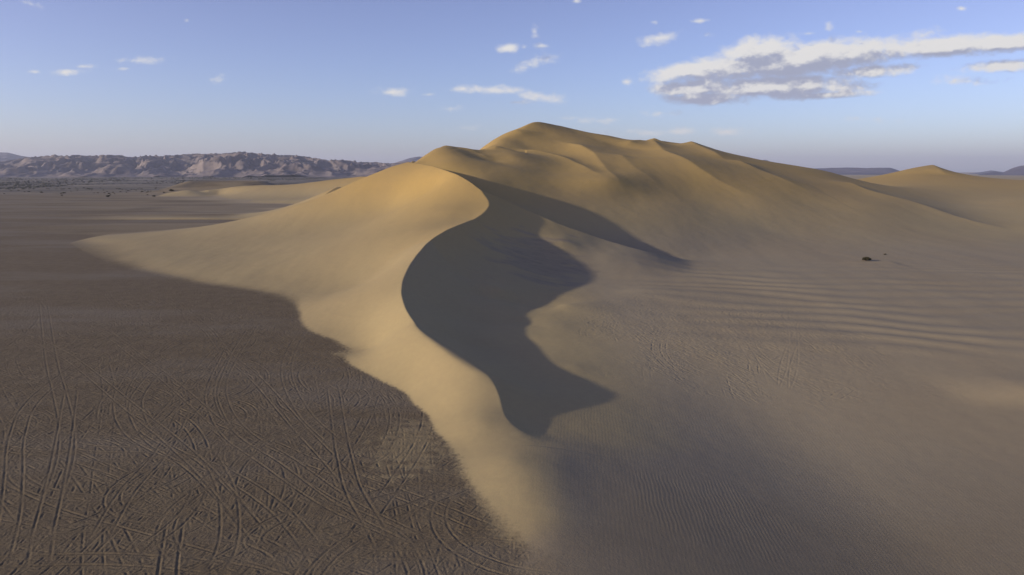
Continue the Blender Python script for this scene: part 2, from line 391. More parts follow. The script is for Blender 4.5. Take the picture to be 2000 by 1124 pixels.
for q, dep in [
    (((540, 610), (400, 640), (290, 700), (243, 755), (236, 800), (256, 842), (304, 874), (360, 898), (430, 960), (520, 1060)), .06),
    (((600, 640), (440, 668), (330, 712), (278, 760), (266, 800), (290, 850), (350, 890), (440, 925), (540, 990), (620, 1080)), .05),
    (((320, 580), (400, 640), (440, 690), (500, 740), (580, 830), (680, 940), (760, 1080)), .06),
    (((470, 640), (440, 700), (415, 760), (420, 800), (450, 850), (520, 900), (640, 980), (790, 1050)), .055),
    (((500, 630), (455, 700), (432, 750), (440, 800), (480, 850), (560, 900), (680, 985), (830, 1060)), .045),
    (((85, 590), (100, 700), (115, 760), (130, 830), (128, 900), (95, 1000), (75, 1110)), .055),
    (((-40, 800), (60, 752), (180, 700), (300, 650), (440, 600)), .05),
    (((170, 700), (70, 780), (35, 850), (28, 930), (20, 1010), (-10, 1120)), .055),
    (((650, 750), (665, 850), (675, 900), (692, 960), (740, 1040)), .06),
    (((410, 890), (440, 950), (450, 1020), (440, 1080), (410, 1124)), .06),
    (((360, 800), (320, 880), (250, 960), (190, 1060)), .045),
    (((140, 760), (125, 860), (105, 960), (80, 1060)), .05),
    (((660, 990), (560, 1010), (505, 1040), (500, 1065), (560, 1090)), .045),
    (((560, 600), (480, 640), (420, 690), (330, 800), (240, 880)), .04),
    (((0, 640), (120, 690), (260, 800), (380, 900), (480, 1010)), .045),
    (((30, 560), (160, 620), (300, 720), (440, 840)), .04),
    (((740, 800), (620, 830), (480, 890), (380, 960)), .035),
    (((640, 590), (590, 650), (560, 720), (590, 800), (660, 870)), .045),
    (((1640, 520), (1622, 560), (1640, 600), (1690, 650)), .03),
    (((1560, 650), (1535, 700), (1535, 755), (1560, 790), (1620, 825)), .035),
    (((1150, 600), (1230, 660), (1330, 730), (1400, 790)), .035),
    (((1500, 560), (1540, 620), (1550, 690), (1530, 740)), .03),
    (((1340, 560), (1400, 620), (1470, 690), (1510, 760)), .03)]:
    stamp(px(*q), dep * .52, 1.5, .58)
def blur(a):
    a = (np.roll(a, 1, 0) + 2 * a + np.roll(a, -1, 0)) / 4
    return (np.roll(a, 1, 1) + 2 * a + np.roll(a, -1, 1)) / 4
T = blur(T)
fx = np.clip((X - TX0) / TR, 0, nx - 2); fy = np.clip((Y - TY0) / TR, 0, ny - 2)
ix = fx.astype(np.int32); iy = fy.astype(np.int32); fx = (fx - ix).astype(np.float32); fy = (fy - iy).astype(np.float32)
tr = (T[iy, ix] * (1 - fx) + T[iy, ix + 1] * fx) * (1 - fy) + (T[iy + 1, ix] * (1 - fx) + T[iy + 1, ix + 1] * fx) * fy
inside = (X > TX0 + 1) & (X < TX1 - 1) & (Y < TY1 - 1)
a_floor = (1 - smooth(0.15, 0.6, sand - .5 * patch)) * smooth(240, 150, Y)
c0 = G0(1430, 655)
q = np.hypot((X - c0[0]) / 33.0, (Y - c0[1] - 8) / 42.0) + 0.30 * fbm(X / 7, Y / 9, 4)
a_patch = smooth(1.05, 0.6, q) * (X > 9) * smooth(84, 96, Y)
a_right = 0.18 * smooth(34, 60, X) * smooth(95, 110, Y)
amt = np.clip(a_floor * 0.85 + 1.25 * a_patch + a_right, 0, 1.3) * inside
Z = Z + tr * amt * 1.25
# lumpy, wind-worn surface between the tracks
lump = fbm(X / 0.9, Y / 0.9, 3, 0.55) + 0.8 * np.abs(perlin(X / 0.45 + 9, Y / 2.6))
Z = Z + lump * (0.020 * a_floor + 0.024 * a_patch) * smooth(220, 120, Y)
Z = Z + GB * np.clip(rside, 0, 1)
# faint relief of the sand itself
Z = Z + sand * (0.10 * fbm(X / 14, Y / 30, 3) * smooth(60, 130, Y) + 0.02 * fbm(X / 4, Y / 4, 3))
del lump, q

# rippled zones (used by the bump of the sand material)
rip = smooth(-2, 12, X + (Y - 60) * 0.15) * smooth(100, 80, Y)
c1 = G0(1390, 960)
rip2 = smooth(1.0, 0.5, np.hypot((X - c1[0]) / 9.0, (Y - c1[1]) / 9.0) + 0.25 * fbm(X / 3, Y / 3, 3))
rip = np.clip(0.35 * rip + 0.9 * rip2, 0, 1)
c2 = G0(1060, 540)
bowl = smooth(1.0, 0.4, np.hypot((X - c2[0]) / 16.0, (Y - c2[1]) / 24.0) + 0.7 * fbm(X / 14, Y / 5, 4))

# ------------------------------------------------------------------ materials
def new_mat(name, rough=0.95):
    m = bpy.data.materials.new(name); m.use_nodes = True
    nt = m.node_tree; b = nt.nodes['Principled BSDF']
    b.inputs['Roughness'].default_value = rough
    b.inputs['Specular IOR Level'].default_value = 0.15
    return m, nt, b
def N(nt, t, **kw):
    n = nt.nodes.new(t)
    for k_, v_ in kw.items(): setattr(n, k_, v_)
    return n
def noise(nt, vec, scale, detail=4, rough=0.55, dist=0.0):
    n = N(nt, 'ShaderNodeTexNoise'); n.inputs['Scale'].default_value = scale; n.inputs['Detail'].default_value = detail
    n.inputs['Roughness'].default_value = rough; n.inputs['Distortion'].default_value = dist
    nt.links.new(vec, n.inputs['Vector']); return n.outputs['Fac']
def mathn(nt, op, a, b=None, c=None, clamp=False):
    n = N(nt, 'ShaderNodeMath', operation=op); n.use_clamp = clamp
    for i, v in enumerate((a, b, c)):
        if v is None: continue
        if isinstance(v, (int, float)): n.inputs[i].default_value = v
        else: nt.links.new(v, n.inputs[i])
    return n.outputs[0]
def mrange(nt, v, a, b, c=0.0, d=1.0):
    n = N(nt, 'ShaderNodeMapRange'); n.interpolation_type = 'SMOOTHSTEP'
    nt.links.new(v, n.inputs['Value'])
    for k_, x in zip(('From Min', 'From Max', 'To Min', 'To Max'), (a, b, c, d)): n.inputs[k_].default_value = x
    return n.outputs['Result']
def mix(nt, f, a, b, blend='MIX'):
    n = N(nt, 'ShaderNodeMix', data_type='RGBA', blend_type=blend)
    if isinstance(f, (int, float)): n.inputs[0].default_value = f
    else: nt.links.new(f, n.inputs[0])
    for i, v in ((6, a), (7, b)):
        if isinstance(v, tuple): n.inputs[i].default_value = (*v, 1)
        else: nt.links.new(v, n.inputs[i])
    return n.outputs[2]
def attr(nt, name):
    n = N(nt, 'ShaderNodeAttribute'); n.attribute_name = name; return n.outputs['Fac']
def mapping(nt, vec, scale=(1, 1, 1), rot=(0, 0, 0), loc=(0, 0, 0)):
    n = N(nt, 'ShaderNodeMapping'); n.inputs['Scale'].default_value = scale; n.inputs['Rotation'].default_value = rot; n.inputs['Location'].default_value = loc
    nt.links.new(vec, n.inputs['Vector']); return n.outputs[0]

SAND_HI = (0.41, 0.278, 0.088)     # golden sand high on the dunes
SAND_LO = (0.37, 0.29, 0.142)     # paler sand low down
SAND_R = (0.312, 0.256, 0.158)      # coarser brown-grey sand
FLOOR = (0.165, 0.125, 0.070)
mt_t, nt, bs = new_mat('sand_and_floor')
pos = N(nt, 'ShaderNodeNewGeometry').outputs['Position']
sepz = N(nt, 'ShaderNodeSeparateXYZ'); nt.links.new(pos, sepz.inputs[0])
a_sand, a_tone, a_rip, a_rd, a_scr = attr(nt, 'sand'), attr(nt, 'tone'), attr(nt, 'ripple'), attr(nt, 'coarse'), attr(nt, 'scrubland')
n_big = noise(nt, mapping(nt, pos, (1, .6, 1)), 0.03, 5, 0.6)
n_mid = noise(nt, pos, 0.35, 5, 0.6)
n_fine = noise(nt, pos, 5.0, 5, 0.75)
sandc = mix(nt, a_tone, SAND_LO, SAND_HI)
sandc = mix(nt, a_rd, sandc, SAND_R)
sandc = mix(nt, mrange(nt, n_big, .35, .7, 0, .22), sandc, (0.28, 0.20, 0.10))
sandc = mix(nt, mrange(nt, n_fine, .3, .7, 0.0, .16), sandc, (0.24, 0.18, 0.12))
sandc = mix(nt, mrange(nt, noise(nt, pos, 0.9, 6, .7), .35, .65, 0, .13), sandc, (0.22, 0.16, 0.10))
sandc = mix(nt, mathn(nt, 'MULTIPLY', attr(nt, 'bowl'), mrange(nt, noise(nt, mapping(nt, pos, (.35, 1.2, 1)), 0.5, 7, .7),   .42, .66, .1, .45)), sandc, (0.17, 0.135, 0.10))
floorc = mix(nt, mrange(nt, n_mid, .3, .7), FLOOR, (0.134, 0.100, 0.056))
floorc = mix(nt, mrange(nt, noise(nt, mapping(nt, pos, (.35, 1, 1)), 0.02, 6, 0.65), .45, .62), floorc, (0.18, 0.145, 0.095))
floorc = mix(nt, mrange(nt, n_fine, .45, .75, 0, .5), floorc, (0.075, 0.06, 0.05))
scr = mix(nt, mrange(nt, noise(nt, mapping(nt, pos, (.3, 1, 1)), 0.012, 8, 0.7), .47, .58), (0.105, 0.092, 0.068), (0.23, 0.195, 0.145))
scr = mix(nt, mrange(nt, noise(nt, mapping(nt, pos, (.6, 1, 1)), 0.16, 4, 0.7), .52, .6, 0, .75), scr, (0.055, 0.052, 0.04))
floorc = mix(nt, a_scr, floorc, scr)
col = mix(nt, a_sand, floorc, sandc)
nt.links.new(col, bs.inputs['Base Color'])
# bump: grain everywhere, wind ripples where the sand is rippled
wv = N(nt, 'ShaderNodeTexWave'); wv.wave_type = 'BANDS'; wv.bands_direction = 'X'
wv.inputs['Scale'].default_value = 0.80; wv.inputs['Distortion'].default_value = 5.0; wv.inputs['Detail'].default_value = 3; wv.inputs['Detail Scale'].default_value = .8
nt.links.new(mapping(nt, pos, (1, .45, 0), (0, 0, R(12))), wv.inputs['Vector'])
hgt = mathn(nt, 'MULTIPLY', wv.outputs['Fac'], mathn(nt, 'MULTIPLY', a_rip, 0.016))
hgt = mathn(nt, 'MULTIPLY_ADD', n_fine, mathn(nt, 'MULTIPLY_ADD', a_sand, -0.05, 0.075), hgt)
hgt = mathn(nt, 'MULTIPLY_ADD', noise(nt, pos, 1.3, 4, .6), mathn(nt, 'MULTIPLY_ADD', a_sand, -0.03, 0.05), hgt)
bp = N(nt, 'ShaderNodeBump'); bp.inputs['Distance'].default_value = 1.0; bp.inputs['Strength'].default_value = 0.8
nt.links.new(hgt, bp.inputs['Height']); nt.links.new(bp.outputs[0], bs.inputs['Normal'])

# ------------------------------------------------------------------ build the terrain as two sheets that share their border
hx = np.gradient(Z, axis=1); hs = np.gradient(Z, axis=0)
dxa = np.gradient(X, axis=1); dys = np.gradient(Y, axis=0); dxs = np.gradient(X, axis=0)
gx = hx / dxa; gy = (hs - gx * dxs) / dys
Nn = np.stack([-gx, -gy, np.ones_like(gx)], -1); Nn /= np.linalg.norm(Nn, axis=-1, keepdims=True)
tone = smooth(3, 26, Z) * smooth(-400, 50, X * 0 + Y)
fold, _ = sdist(X, Y, [P(835, 476, 172)[:2], P(800, 492, 178)[:2], P(740, 530, 168)[:2], P(640, 585, 150)[:2], G0(575, 610)[:2]])
tone = tone * (1 - 0.75 * smooth(-1.0, 1.2, -fold) * (Y < 175) * (X < -8))  # brighter near side of a fold painted as paler sand; surface not folded
tone = np.clip(tone - .25 * smooth(-1.0, 1.2, -fold) * (Y < 175), 0, 1)
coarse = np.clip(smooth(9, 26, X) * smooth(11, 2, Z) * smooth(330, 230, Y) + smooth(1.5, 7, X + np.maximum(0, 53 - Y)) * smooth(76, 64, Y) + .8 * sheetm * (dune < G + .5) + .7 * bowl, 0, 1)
bowl = bowl * (X > -60)
scrubm = smooth(800, 1100, Y + 60 * fbm(X / 90, Y / 90, 3))
dune_lead = np.where(Y > 260, 0.5, 0.0)
isdune = (dune > G + dune_lead) & (Y < 1150)
isdune &= ~((X > 4) & (Y < 110) & (dune < G + 0.15))
from_ = isdune
def sheet_object(name, facemask):
    idx = np.arange(NA * NS).reshape(NS, NA)
    q = np.stack([idx[:-1, :-1], idx[:-1, 1:], idx[1:, 1:], idx[1:, :-1]], -1)[facemask]
    used = np.zeros(NA * NS, bool); used[q.ravel()] = True
    remap = np.cumsum(used) - 1
    co = np.stack([X, Y, Z], -1).reshape(-1, 3)[used].astype(np.float32)
    f = remap[q].astype(np.int32)
    me = bpy.data.meshes.new(name)
    me.vertices.add(len(co)); me.vertices.foreach_set('co', co.ravel())
    me.loops.add(f.size); me.loops.foreach_set('vertex_index', f.ravel())
    me.polygons.add(len(f)); me.polygons.foreach_set('loop_start', np.arange(0, f.size, 4, dtype=np.int32))
    me.polygons.foreach_set('use_smooth', np.ones(len(f), bool))
    me.update(calc_edges=True)
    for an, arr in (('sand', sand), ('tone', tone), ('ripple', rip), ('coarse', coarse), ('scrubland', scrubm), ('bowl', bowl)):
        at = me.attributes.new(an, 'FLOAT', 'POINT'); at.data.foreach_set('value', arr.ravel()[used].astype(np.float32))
    me.normals_split_custom_set_from_vertices(Nn.reshape(-1, 3)[used])
    me.materials.append(mt_t)
    o = bpy.data.objects.new(name, me); COL.objects.link(o); o['kind'] = 'structure'
    return o
fm = isdune[:-1, :-1]
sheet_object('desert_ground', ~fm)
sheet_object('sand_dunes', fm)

def ground_z(x, y):
    if y < 37: return 0.0
    j = np.searchsorted(svals, math.log(y)); i = int(round((x / y - avals[0]) / DU))
    j = min(max(j, 0), NS - 1); i = min(max(i, 0), NA - 1)
    return float(Z[j, i])

# ------------------------------------------------------------------ mountains
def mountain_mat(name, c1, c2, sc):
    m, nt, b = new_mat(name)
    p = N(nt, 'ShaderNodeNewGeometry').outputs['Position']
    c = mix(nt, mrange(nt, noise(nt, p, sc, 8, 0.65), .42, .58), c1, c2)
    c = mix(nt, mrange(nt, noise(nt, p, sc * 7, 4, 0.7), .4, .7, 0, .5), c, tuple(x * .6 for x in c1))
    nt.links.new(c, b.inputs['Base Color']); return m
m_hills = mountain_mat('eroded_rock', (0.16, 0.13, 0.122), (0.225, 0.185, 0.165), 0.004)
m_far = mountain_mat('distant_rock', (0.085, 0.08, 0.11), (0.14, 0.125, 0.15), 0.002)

def ridged(x, y, octv, seed):
    s = 0; amp = 1.0; wgt = 1.0
    for i in range(octv):
        n = 1 - np.abs(perlin(x * 2.03 ** i + seed + 31 * i, y * 2.03 ** i + seed * 2 - 13 * i)) * 1.5
        n = np.clip(n, 0, 1) ** 2 * wgt
        s = s + n * amp; wgt = np.clip(n * 1.6, 0, 1); amp *= 0.5
    return s / 1.7
def mountain_range(name, sky, dist, depth, mat, seed, cell, rough=1.0, base=-2, feat=900.0):
    "a range whose skyline follows the surveyed profile; sky is a list of (u, v) at the distance of its crest"
    pts = np.array([P(u, v, dist) for u, v in sky])
    x0, x1 = pts[0, 0], pts[-1, 0]
    xs = np.arange(x0, x1, cell); ys = np.arange(dist - depth, dist + depth * 0.6, cell * 1.4)
    XX, YY = np.meshgrid(xs, ys)
    # heights of the crest, for rows at their own distance
    uu = XX / YY * dist
    H = np.interp(uu, pts[:, 0], pts[:, 2]) + 12 * 0
    wob = depth * 0.12 * fbm(XX / (feat * 1.2) + seed, YY * 0 + seed, 3)
    t = (YY + wob - dist) / depth
    body = np.where(t < 0, np.clip(1 + t, 0, 1) ** 0.9, np.clip(1 - t * 1.6, 0, 1))
    wx = XX + 0.35 * feat * fbm(XX / feat, YY / feat, 3); wy = YY + 0.35 * feat * fbm(XX / feat + 40, YY / feat, 3)
    r = ridged(wx / feat, wy / (feat * 1.5), 7, seed)
    r = r * 0.75 + 0.25 * ridged(wx / (feat * .3), wy / (feat * .45), 5, seed + 9)
    h = H * (body * (0.62 + 0.10 * rough) + 0.62 * rough * (r - 0.42) * np.clip(body * 3.0, 0, 1) * (0.35 + .65 * (1 - body) + .2))
    # pin the skyline: scale each viewing column to its surveyed elevation
    ang = (h - CAMH) / YY
    col = np.round((XX / YY - (x0 / dist)) / (cell / dist)).astype(int).clip(0, len(xs) - 1)
    top = np.full(len(xs), -1e9); np.maximum.at(top, col.ravel(), ang.ravel())
    want = (np.interp(xs, pts[:, 0], pts[:, 2]) - CAMH) / dist
    kk = np.ones(9) / 9
    delta = np.convolve(np.pad(want - top, 4, mode='edge'), kk, 'valid')
    h = h + delta[col] * YY * np.clip(body * 1.6, 0, 1)
    endf = np.clip(np.minimum((XX - x0), (x1 - XX)) / (cell * 25), 0, 1)
    h = h * endf + base * (1 - endf)
    h = np.where(body <= 0.001, base, h)
    n, mcol = XX.shape
    idx = np.arange(n * mcol).reshape(n, mcol)
    f = np.stack([idx[:-1, :-1], idx[:-1, 1:], idx[1:, 1:], idx[1:, :-1]], -1).reshape(-1, 4).astype(np.int32)
    me = bpy.data.meshes.new(name)
    me.vertices.add(n * mcol); me.vertices.foreach_set('co', np.stack([XX, YY, h], -1).astype(np.float32).ravel())
    me.loops.add(f.size); me.loops.foreach_set('vertex_index', f.ravel())
    me.polygons.add(len(f)); me.polygons.foreach_set('loop_start', np.arange(0, f.size, 4, dtype=np.int32))
    me.polygons.foreach_set('use_smooth', np.ones(len(f), bool))
    me.update(calc_edges=True); me.materials.append(mat)
    o = bpy.data.objects.new(name, me); COL.objects.link(o); o['kind'] = 'structure'
    return o
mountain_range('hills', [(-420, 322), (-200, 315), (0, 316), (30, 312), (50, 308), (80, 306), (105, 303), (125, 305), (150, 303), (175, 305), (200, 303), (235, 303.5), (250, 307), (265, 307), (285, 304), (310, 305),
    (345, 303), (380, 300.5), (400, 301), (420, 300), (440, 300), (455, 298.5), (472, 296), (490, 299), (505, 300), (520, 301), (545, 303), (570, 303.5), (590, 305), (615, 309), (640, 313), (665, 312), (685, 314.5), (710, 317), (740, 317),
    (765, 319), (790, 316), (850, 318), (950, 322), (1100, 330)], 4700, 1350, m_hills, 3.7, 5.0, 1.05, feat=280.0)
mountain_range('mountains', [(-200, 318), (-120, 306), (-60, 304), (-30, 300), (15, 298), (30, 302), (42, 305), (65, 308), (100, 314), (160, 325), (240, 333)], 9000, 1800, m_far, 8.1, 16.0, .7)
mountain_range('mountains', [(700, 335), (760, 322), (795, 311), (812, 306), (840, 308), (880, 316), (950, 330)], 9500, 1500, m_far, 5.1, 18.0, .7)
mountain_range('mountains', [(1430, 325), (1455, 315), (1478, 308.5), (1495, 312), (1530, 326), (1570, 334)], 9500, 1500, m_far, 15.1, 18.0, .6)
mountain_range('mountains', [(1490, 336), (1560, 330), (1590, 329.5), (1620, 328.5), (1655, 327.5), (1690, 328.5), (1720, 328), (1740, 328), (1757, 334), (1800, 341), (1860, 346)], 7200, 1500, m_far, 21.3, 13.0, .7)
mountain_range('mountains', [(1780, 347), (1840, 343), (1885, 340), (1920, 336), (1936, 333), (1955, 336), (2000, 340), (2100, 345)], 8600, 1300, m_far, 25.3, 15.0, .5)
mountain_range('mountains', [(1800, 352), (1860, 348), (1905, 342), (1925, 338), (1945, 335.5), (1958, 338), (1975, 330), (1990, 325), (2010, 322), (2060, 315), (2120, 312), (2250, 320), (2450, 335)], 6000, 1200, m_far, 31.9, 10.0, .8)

# ------------------------------------------------------------------ bushes
def leaf_mat(name, c1, c2):
    m, nt, b = new_mat(name)
    oi = N(nt, 'ShaderNodeNewGeometry')
    c = mix(nt, noise(nt, oi.outputs['Position'], 3.0, 3), c1, c2); nt.links.new(c, b.inputs['Base Color']); return m
m_leaf = leaf_mat('dry_leaves', (0.045, 0.042, 0.018), (0.085, 0.072, 0.035))
m_wood = leaf_mat('dry_wood', (0.10, 0.075, 0.05), (0.16, 0.12, 0.08))
def bush_meshes(rad, hgt, nleaf, seed, leaf):
    r = random.Random(seed); v = []; f = []
    clumps = []
    for i in range(16):
        a = r.random() * 6.283; d = rad * 0.78 * math.sqrt(r.random())
        clumps.append((math.cos(a) * d, math.sin(a) * d * 0.9, hgt * (0.30 + 0.42 * r.random() * (1 - (d / rad) ** 2 * .8)), rad * r.uniform(0.18, 0.36)))
    for i in range(nleaf):
        cxx, cyy, czz, cr_ = r.choice(clumps)
        g = [r.gauss(0, 1) for _ in range(3)]; m = math.sqrt(sum(t * t for t in g)) or 1; q = cr_ * r.random() ** 0.4
        c = [cxx + g[0] / m * q, cyy + g[1] / m * q, max(0.03, czz + g[2] / m * q * 0.75)]
        t1 = [r.gauss(0, 1) for _ in range(3)]; t2 = [r.gauss(0, 1) for _ in range(3)]
        l1 = math.sqrt(sum(t * t for t in t1)); l2 = math.sqrt(sum(t * t for t in t2)); s = leaf * r.uniform(.6, 1.4)
        b = len(v)
        for (p_, q_) in ((-1, -.5), (1, -.5), (.8, .5), (-.8, .5)):
            v.append(tuple(c[k_] + t1[k_] / l1 * p_ * s + t2[k_] / l2 * q_ * s for k_ in range(3)))
        f.append((b, b + 1, b + 2, b + 3))
    fo = bpy.data.meshes.new('foliage'); fo.from_pydata(v, [], f); fo.materials.append(m_leaf)
    v = []; f = []
    for cxx, cyy, czz, cr_ in clumps:       # bent, tapering stems from the root crown
        p0 = (r.uniform(-.06, .06) * rad, r.uniform(-.06, .06) * rad, -0.05); p2 = (cxx, cyy, czz); p1 = (cxx * .4, cyy * .4, czz * .75)
        base = len(v); k_ = 5
        for j in range(5):
            t = j / 4; c = [(1 - t) ** 2 * p0[i] + 2 * t * (1 - t) * p1[i] + t * t * p2[i] for i in range(3)]; rr = rad * 0.028 * (1 - .75 * t)
            for s in range(k_): v.append((c[0] + math.cos(s / k_ * 6.283) * rr, c[1] + math.sin(s / k_ * 6.283) * rr, c[2]))
        for j in range(4):
            for s in range(k_): f.append((base + j * k_ + s, base + j * k_ + (s + 1) % k_, base + (j + 1) * k_ + (s + 1) % k_, base + (j + 1) * k_ + s))
    st = bpy.data.meshes.new('stem'); st.from_pydata(v, [], f); st.materials.append(m_wood)
    return fo, st
def bush(x, y, meshes, label, sc=(1, 1, 1), rz=0.0, group=None, kind='desert_bush'):
    o = bpy.data.objects.new(kind, None); COL.objects.link(o)
    o.location = (x, y, ground_z(x, y) - 0.04); o.rotation_euler = (0, 0, rz); o.scale = sc
    o['label'] = label; o['category'] = 'bush'
    if group: o['group'] = group
    for nm, me in zip(('foliage', 'stem'), meshes):
        c = bpy.data.objects.new(nm, me); COL.objects.link(c); c.parent = o
    return o
big = bush_meshes(1.7, 1.7, 5200, 1, 0.10)
p = G0(1691, 511); bush(p[0], p[1], big, 'lone dark green bush on brown sand at the foot of the big dune', (1.0, 1.0, 1.0), 0.3)
tiny = bush_meshes(0.7, 0.45, 600, 2, 0.06)
p = G0(1728, 499); bush(p[0], p[1], tiny, 'tiny dark tuft on the sand just behind the lone bush right of the dunes', (1.1, .9, .9), 1.0)
kinds = [bush_meshes(2.0, 1.9, 900, 10 + i, 0.22) for i in range(4)]
special = [(211, 385, 1.55, 'round dark bush standing nearest the viewer on the left plain'),
           (335, 379, 1.75, 'largest bush of the left plain, beside the pointed tip of the far yellow dune'),
           (301, 385, 1.25, 'low dark bush on bare grey ground in front of the bush cluster'),
           (329, 382, 1.15, 'dark bush touching the front left of the largest bush by the far yellow dune'),
           (125, 378, 1.15, 'squat dark bush just left of the loose bush cluster on the plain'),
           (81, 377, 1.1, 'leftmost larger dark bush, standing alone well left of the cluster')]
for u, v, s, lab in special:
    p = G0(u, v); bush(p[0], p[1], random.choice(kinds), lab, (s, s, s * random.uniform(.75, 1.0)), random.random() * 6)
far_px = [(139, 375), (151, 374), (164, 369), (168, 371), (171, 369), (175, 372), (179, 373), (180, 371), (184, 378), (191, 378), (202, 373), (204, 378), (216, 382), (213, 380), (221, 377), (224, 380),
          (228, 370), (232, 370), (239, 372), (246, 373), (250, 374), (254, 374), (257, 372), (262, 372), (270, 370), (273, 369), (276, 377), (278, 376), (283, 374), (289, 374), (287, 379), (288, 382), (290, 376), (295, 377),
          (305, 369), (303, 370), (306, 374), (313, 373), (323, 372), (331, 371), (356, 371), (120, 379), (121, 383), (22, 374), (36, 373), (48, 376), (56, 376), (8, 380), (148, 368), (196, 369), (247, 377), (266, 373), (277, 371), (209, 376), (235, 376), (320, 380)]
GRP = 'small bushes scattered over the far left plain'
for u, v in far_px:
    p = G0(u, v - 0.5); s = random.uniform(.55, 1.0)
    bush(p[0], p[1], random.choice(kinds), 'small dark bush in the loose scatter on the plain beyond the dark floor', (s, s, s * random.uniform(.7, 1)), random.random() * 6, GRP)
# thin far scrub that reads as one mass
v, f = [], []
r = random.Random(4)
for i in range(9000):
    u = r.uniform(-100, 860); vv = 349.5 + 21 * r.random() ** 1.3
    x_, y_, _ = G0(u, vv)
    if perlin(np.array([x_ / 220.]), np.array([y_ / 330.]))[0] < -0.02 + 0.35 * r.random() and vv > 352: continue
    if y_ > 3400: continue
    z_ = ground_z(x_, y_); w = r.uniform(.9, 2.2) * (1 + y_ / 4000); h = w * r.uniform(.35, .6); b = len(v); n_ = 6
    for j, (rr, hh) in enumerate(((1.0, -.1), (1.05, .45), (.55, 1.0))):
        for s in range(n_):
            a = s / n_ * 6.283 + j * .4; q_ = rr * w * r.uniform(.7, 1.2)
            v.append((x_ + math.cos(a) * q_, y_ + math.sin(a) * q_, z_ + hh * h * r.uniform(.8, 1.2)))
    for j in range(2):
        for s in range(n_): f.append((b + j * n_ + s, b + j * n_ + (s + 1) % n_, b + (j + 1) * n_ + (s + 1) % n_, b + (j + 1) * n_ + s))
    f.append(tuple(b + 2 * n_ + s for s in range(n_)))
me = bpy.data.meshes.new('scrub'); me.from_pydata(v, [], f); me.materials.append(leaf_mat('scrub_leaves', (0.05, 0.05, 0.03), (0.10, 0.09, 0.06)))
o = bpy.data.objects.new('scrub', me); COL.objects.link(o); o['kind'] = 'stuff'; o['label'] = 'thin dark scrub covering the far plain below the hills'; o['category'] = 'scrub'

# ------------------------------------------------------------------ haze
HD = 5.0e-5
import bmesh
bm_ = bmesh.new(); bmesh.ops.create_cube(bm_, size=1.0)
for vv_ in bm_.verts: vv_.co = (vv_.co.x * 60000, vv_.co.y * 60000, -60 if vv_.co.z < 0 else 620)
me = bpy.data.meshes.new('haze'); bm_.to_mesh(me); bm_.free()
hm = bpy.data.materials.new('haze_air'); hm.use_nodes = True; hn = hm.node_tree
for n in list(hn.nodes):
    if n.type != 'OUTPUT_MATERIAL': hn.nodes.remove(n)
pv = hn.nodes.new('ShaderNodeVolumePrincipled'); pv.inputs['Density'].default_value = HD; pv.inputs['Color'].default_value = (0.78, 0.84, 1.0, 1); pv.inputs['Anisotropy'].default_value = 0.1
hn.links.new(pv.outputs[0], hn.nodes['Material Output'].inputs['Volume'])
me.materials.append(hm)
o = bpy.data.objects.new('haze', me); COL.objects.link(o); o['kind'] = 'stuff'

# ------------------------------------------------------------------ light
SUN_EL, SUN_AZ = 14.0, 18.0        # elevation; degrees from due left towards the viewer
sv = (-math.cos(R(SUN_AZ)) * math.cos(R(SUN_EL)), -math.sin(R(SUN_AZ)) * math.cos(R(SUN_EL)), math.sin(R(SUN_EL)))
ld = bpy.data.lights.new('sun', 'SUN'); ld.energy = 4.8; ld.angle = R(0.9); ld.color = (1.0, 0.885, 0.70)
lo_ = bpy.data.objects.new('sun', ld); COL.objects.link(lo_)
from mathutils import Vector
lo_.rotation_euler = Vector(sv).to_track_quat('Z', 'Y').to_euler(); lo_.location = (0, 0, 200)

w = bpy.data.worlds.new('World'); S.world = w; w.use_nodes = True; nt = w.node_tree
bg = nt.nodes['Background']; bg.inputs['Strength'].default_value = 0.145
sky = N(nt, 'ShaderNodeTexSky'); sky.sky_type = 'NISHITA'; sky.sun_disc = False; sky.sun_elevation = R(SUN_EL)
sky.sun_rotation = math.atan2(sv[0], sv[1]); sky.altitude = 300; sky.air_density = 1.0; sky.dust_density = 1.0; sky.ozone_density = 2.2
tc = N(nt, 'ShaderNodeTexCoord').outputs['Generated']
sx = N(nt, 'ShaderNodeSeparateXYZ'); nt.links.new(tc, sx.inputs[0])
yc = mathn(nt, 'MAXIMUM', sx.outputs[1], 0.05)
cxy = N(nt, 'ShaderNodeCombineXYZ')
nt.links.new(mathn(nt, 'DIVIDE', sx.outputs[0], yc), cxy.inputs[0]); nt.links.new(mathn(nt, 'DIVIDE', sx.outputs[2], yc), cxy.inputs[1])
pc = cxy.outputs[0]
def sd_(u, v_):
    a, b, c = ray(u, v_); return (a / b, c / b)
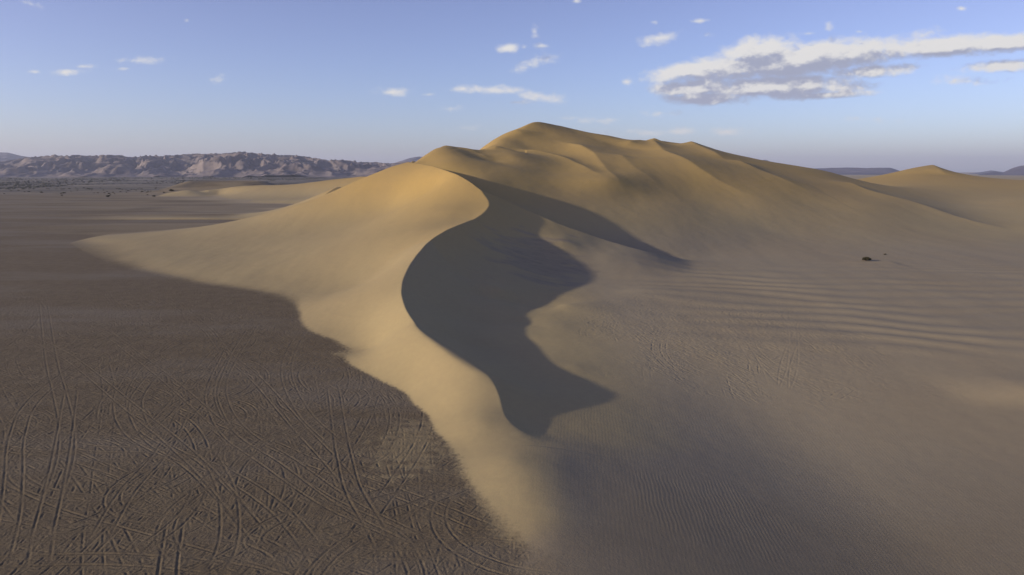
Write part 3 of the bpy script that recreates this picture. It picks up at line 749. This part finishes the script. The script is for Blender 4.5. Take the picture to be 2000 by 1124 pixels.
# banks of cloud: centre, half width, half height (in the survey frame), tilt, thickness
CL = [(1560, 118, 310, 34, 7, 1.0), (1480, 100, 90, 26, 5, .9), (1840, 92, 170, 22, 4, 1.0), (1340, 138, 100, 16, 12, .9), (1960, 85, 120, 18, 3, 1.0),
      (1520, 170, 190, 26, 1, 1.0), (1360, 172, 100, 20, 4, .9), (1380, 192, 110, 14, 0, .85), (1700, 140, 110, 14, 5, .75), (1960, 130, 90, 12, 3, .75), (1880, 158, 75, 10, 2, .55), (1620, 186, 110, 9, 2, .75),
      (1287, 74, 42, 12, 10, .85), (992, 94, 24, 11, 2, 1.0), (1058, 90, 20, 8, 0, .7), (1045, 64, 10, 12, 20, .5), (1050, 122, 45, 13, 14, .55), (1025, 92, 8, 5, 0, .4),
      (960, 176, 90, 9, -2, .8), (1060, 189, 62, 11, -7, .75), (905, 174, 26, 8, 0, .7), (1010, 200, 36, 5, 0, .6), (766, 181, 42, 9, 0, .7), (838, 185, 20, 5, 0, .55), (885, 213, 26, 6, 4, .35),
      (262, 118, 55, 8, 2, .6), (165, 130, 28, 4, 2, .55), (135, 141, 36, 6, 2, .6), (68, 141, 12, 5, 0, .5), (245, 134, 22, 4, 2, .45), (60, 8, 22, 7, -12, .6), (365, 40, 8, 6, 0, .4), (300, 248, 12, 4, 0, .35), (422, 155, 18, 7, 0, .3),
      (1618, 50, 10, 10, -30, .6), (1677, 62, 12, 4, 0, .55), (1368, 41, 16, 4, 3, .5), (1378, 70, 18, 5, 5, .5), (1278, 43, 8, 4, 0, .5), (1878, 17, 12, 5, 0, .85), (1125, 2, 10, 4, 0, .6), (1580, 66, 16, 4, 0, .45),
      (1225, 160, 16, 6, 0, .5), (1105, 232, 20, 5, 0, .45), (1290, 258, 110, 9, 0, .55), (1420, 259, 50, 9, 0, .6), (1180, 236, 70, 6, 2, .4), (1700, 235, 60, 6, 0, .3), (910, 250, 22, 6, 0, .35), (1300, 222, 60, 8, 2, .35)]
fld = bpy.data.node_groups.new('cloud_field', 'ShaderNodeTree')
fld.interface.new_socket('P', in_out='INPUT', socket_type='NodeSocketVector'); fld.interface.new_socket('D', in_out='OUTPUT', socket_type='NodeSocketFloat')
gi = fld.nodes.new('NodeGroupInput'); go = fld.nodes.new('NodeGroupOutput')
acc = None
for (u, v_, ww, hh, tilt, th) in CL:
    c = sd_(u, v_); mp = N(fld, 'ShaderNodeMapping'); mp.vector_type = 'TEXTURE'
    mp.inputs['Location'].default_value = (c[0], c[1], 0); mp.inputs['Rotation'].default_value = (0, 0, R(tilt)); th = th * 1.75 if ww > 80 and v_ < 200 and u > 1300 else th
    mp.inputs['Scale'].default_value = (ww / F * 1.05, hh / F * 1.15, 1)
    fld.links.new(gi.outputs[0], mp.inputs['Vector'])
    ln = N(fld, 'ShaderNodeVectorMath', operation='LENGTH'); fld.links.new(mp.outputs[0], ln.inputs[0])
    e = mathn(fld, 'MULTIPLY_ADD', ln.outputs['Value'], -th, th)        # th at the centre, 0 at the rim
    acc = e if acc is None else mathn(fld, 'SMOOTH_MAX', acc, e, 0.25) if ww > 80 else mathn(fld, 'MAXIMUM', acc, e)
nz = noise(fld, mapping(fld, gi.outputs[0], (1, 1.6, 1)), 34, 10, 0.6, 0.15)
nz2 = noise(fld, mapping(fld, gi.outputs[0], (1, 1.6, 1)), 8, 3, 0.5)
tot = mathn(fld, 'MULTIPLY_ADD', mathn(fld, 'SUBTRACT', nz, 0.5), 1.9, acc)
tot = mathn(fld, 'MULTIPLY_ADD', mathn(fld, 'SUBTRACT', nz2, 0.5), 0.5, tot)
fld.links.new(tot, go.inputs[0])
def field(dx, dy):
    g = N(nt, 'ShaderNodeGroup'); g.node_tree = fld
    nt.links.new(mapping(nt, pc, loc=(dx, dy, 0)), g.inputs[0]); return g.outputs[0]
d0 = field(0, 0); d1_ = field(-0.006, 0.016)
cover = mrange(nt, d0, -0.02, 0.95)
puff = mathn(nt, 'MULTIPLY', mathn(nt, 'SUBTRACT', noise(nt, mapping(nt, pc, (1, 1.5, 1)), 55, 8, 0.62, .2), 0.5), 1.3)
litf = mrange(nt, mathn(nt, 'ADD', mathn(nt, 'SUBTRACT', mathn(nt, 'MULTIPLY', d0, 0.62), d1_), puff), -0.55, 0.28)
skyc = sky.outputs[0]
hs = N(nt, 'ShaderNodeHueSaturation'); hs.inputs['Saturation'].default_value = 0.98; nt.links.new(skyc, hs.inputs['Color']); skyc = hs.outputs[0]
elev = mathn(nt, 'DIVIDE', sx.outputs[2], yc)
skyc = mix(nt, mrange(nt, elev, 0.0, 0.30), mix(nt, 1.0, skyc, (1.04, 1.06, 1.46), 'MULTIPLY'), mix(nt, 1.0, skyc, (1.12, 0.91, 1.20), 'MULTIPLY'))
cl = mix(nt, litf, (2.55, 2.75, 3.65), (5.6, 5.5, 5.4))  # sunlit tops and shaded undersides of the clouds painted as two colours
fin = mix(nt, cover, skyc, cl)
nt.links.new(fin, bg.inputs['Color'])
w.cycles.sampling_method = 'MANUAL'; w.cycles.sample_map_resolution = 512

# ------------------------------------------------------------------ camera and render settings
cd = bpy.data.cameras.new('camera'); co = bpy.data.objects.new('camera', cd); COL.objects.link(co)
co.location = (0, 0, CAMH); co.rotation_euler = (R(90) - PITCH, 0, 0)
cd.sensor_width = 36; cd.lens = F / 2000 * 36; cd.clip_start = 0.5; cd.clip_end = 90000
S.camera = co
S.view_settings.view_transform = 'Standard'; S.view_settings.look = 'None'; S.view_settings.exposure = 0; S.view_settings.gamma = 1
S.render.engine = 'CYCLES'
S.cycles.max_bounces = 4; S.cycles.diffuse_bounces = 3; S.cycles.volume_bounces = 0
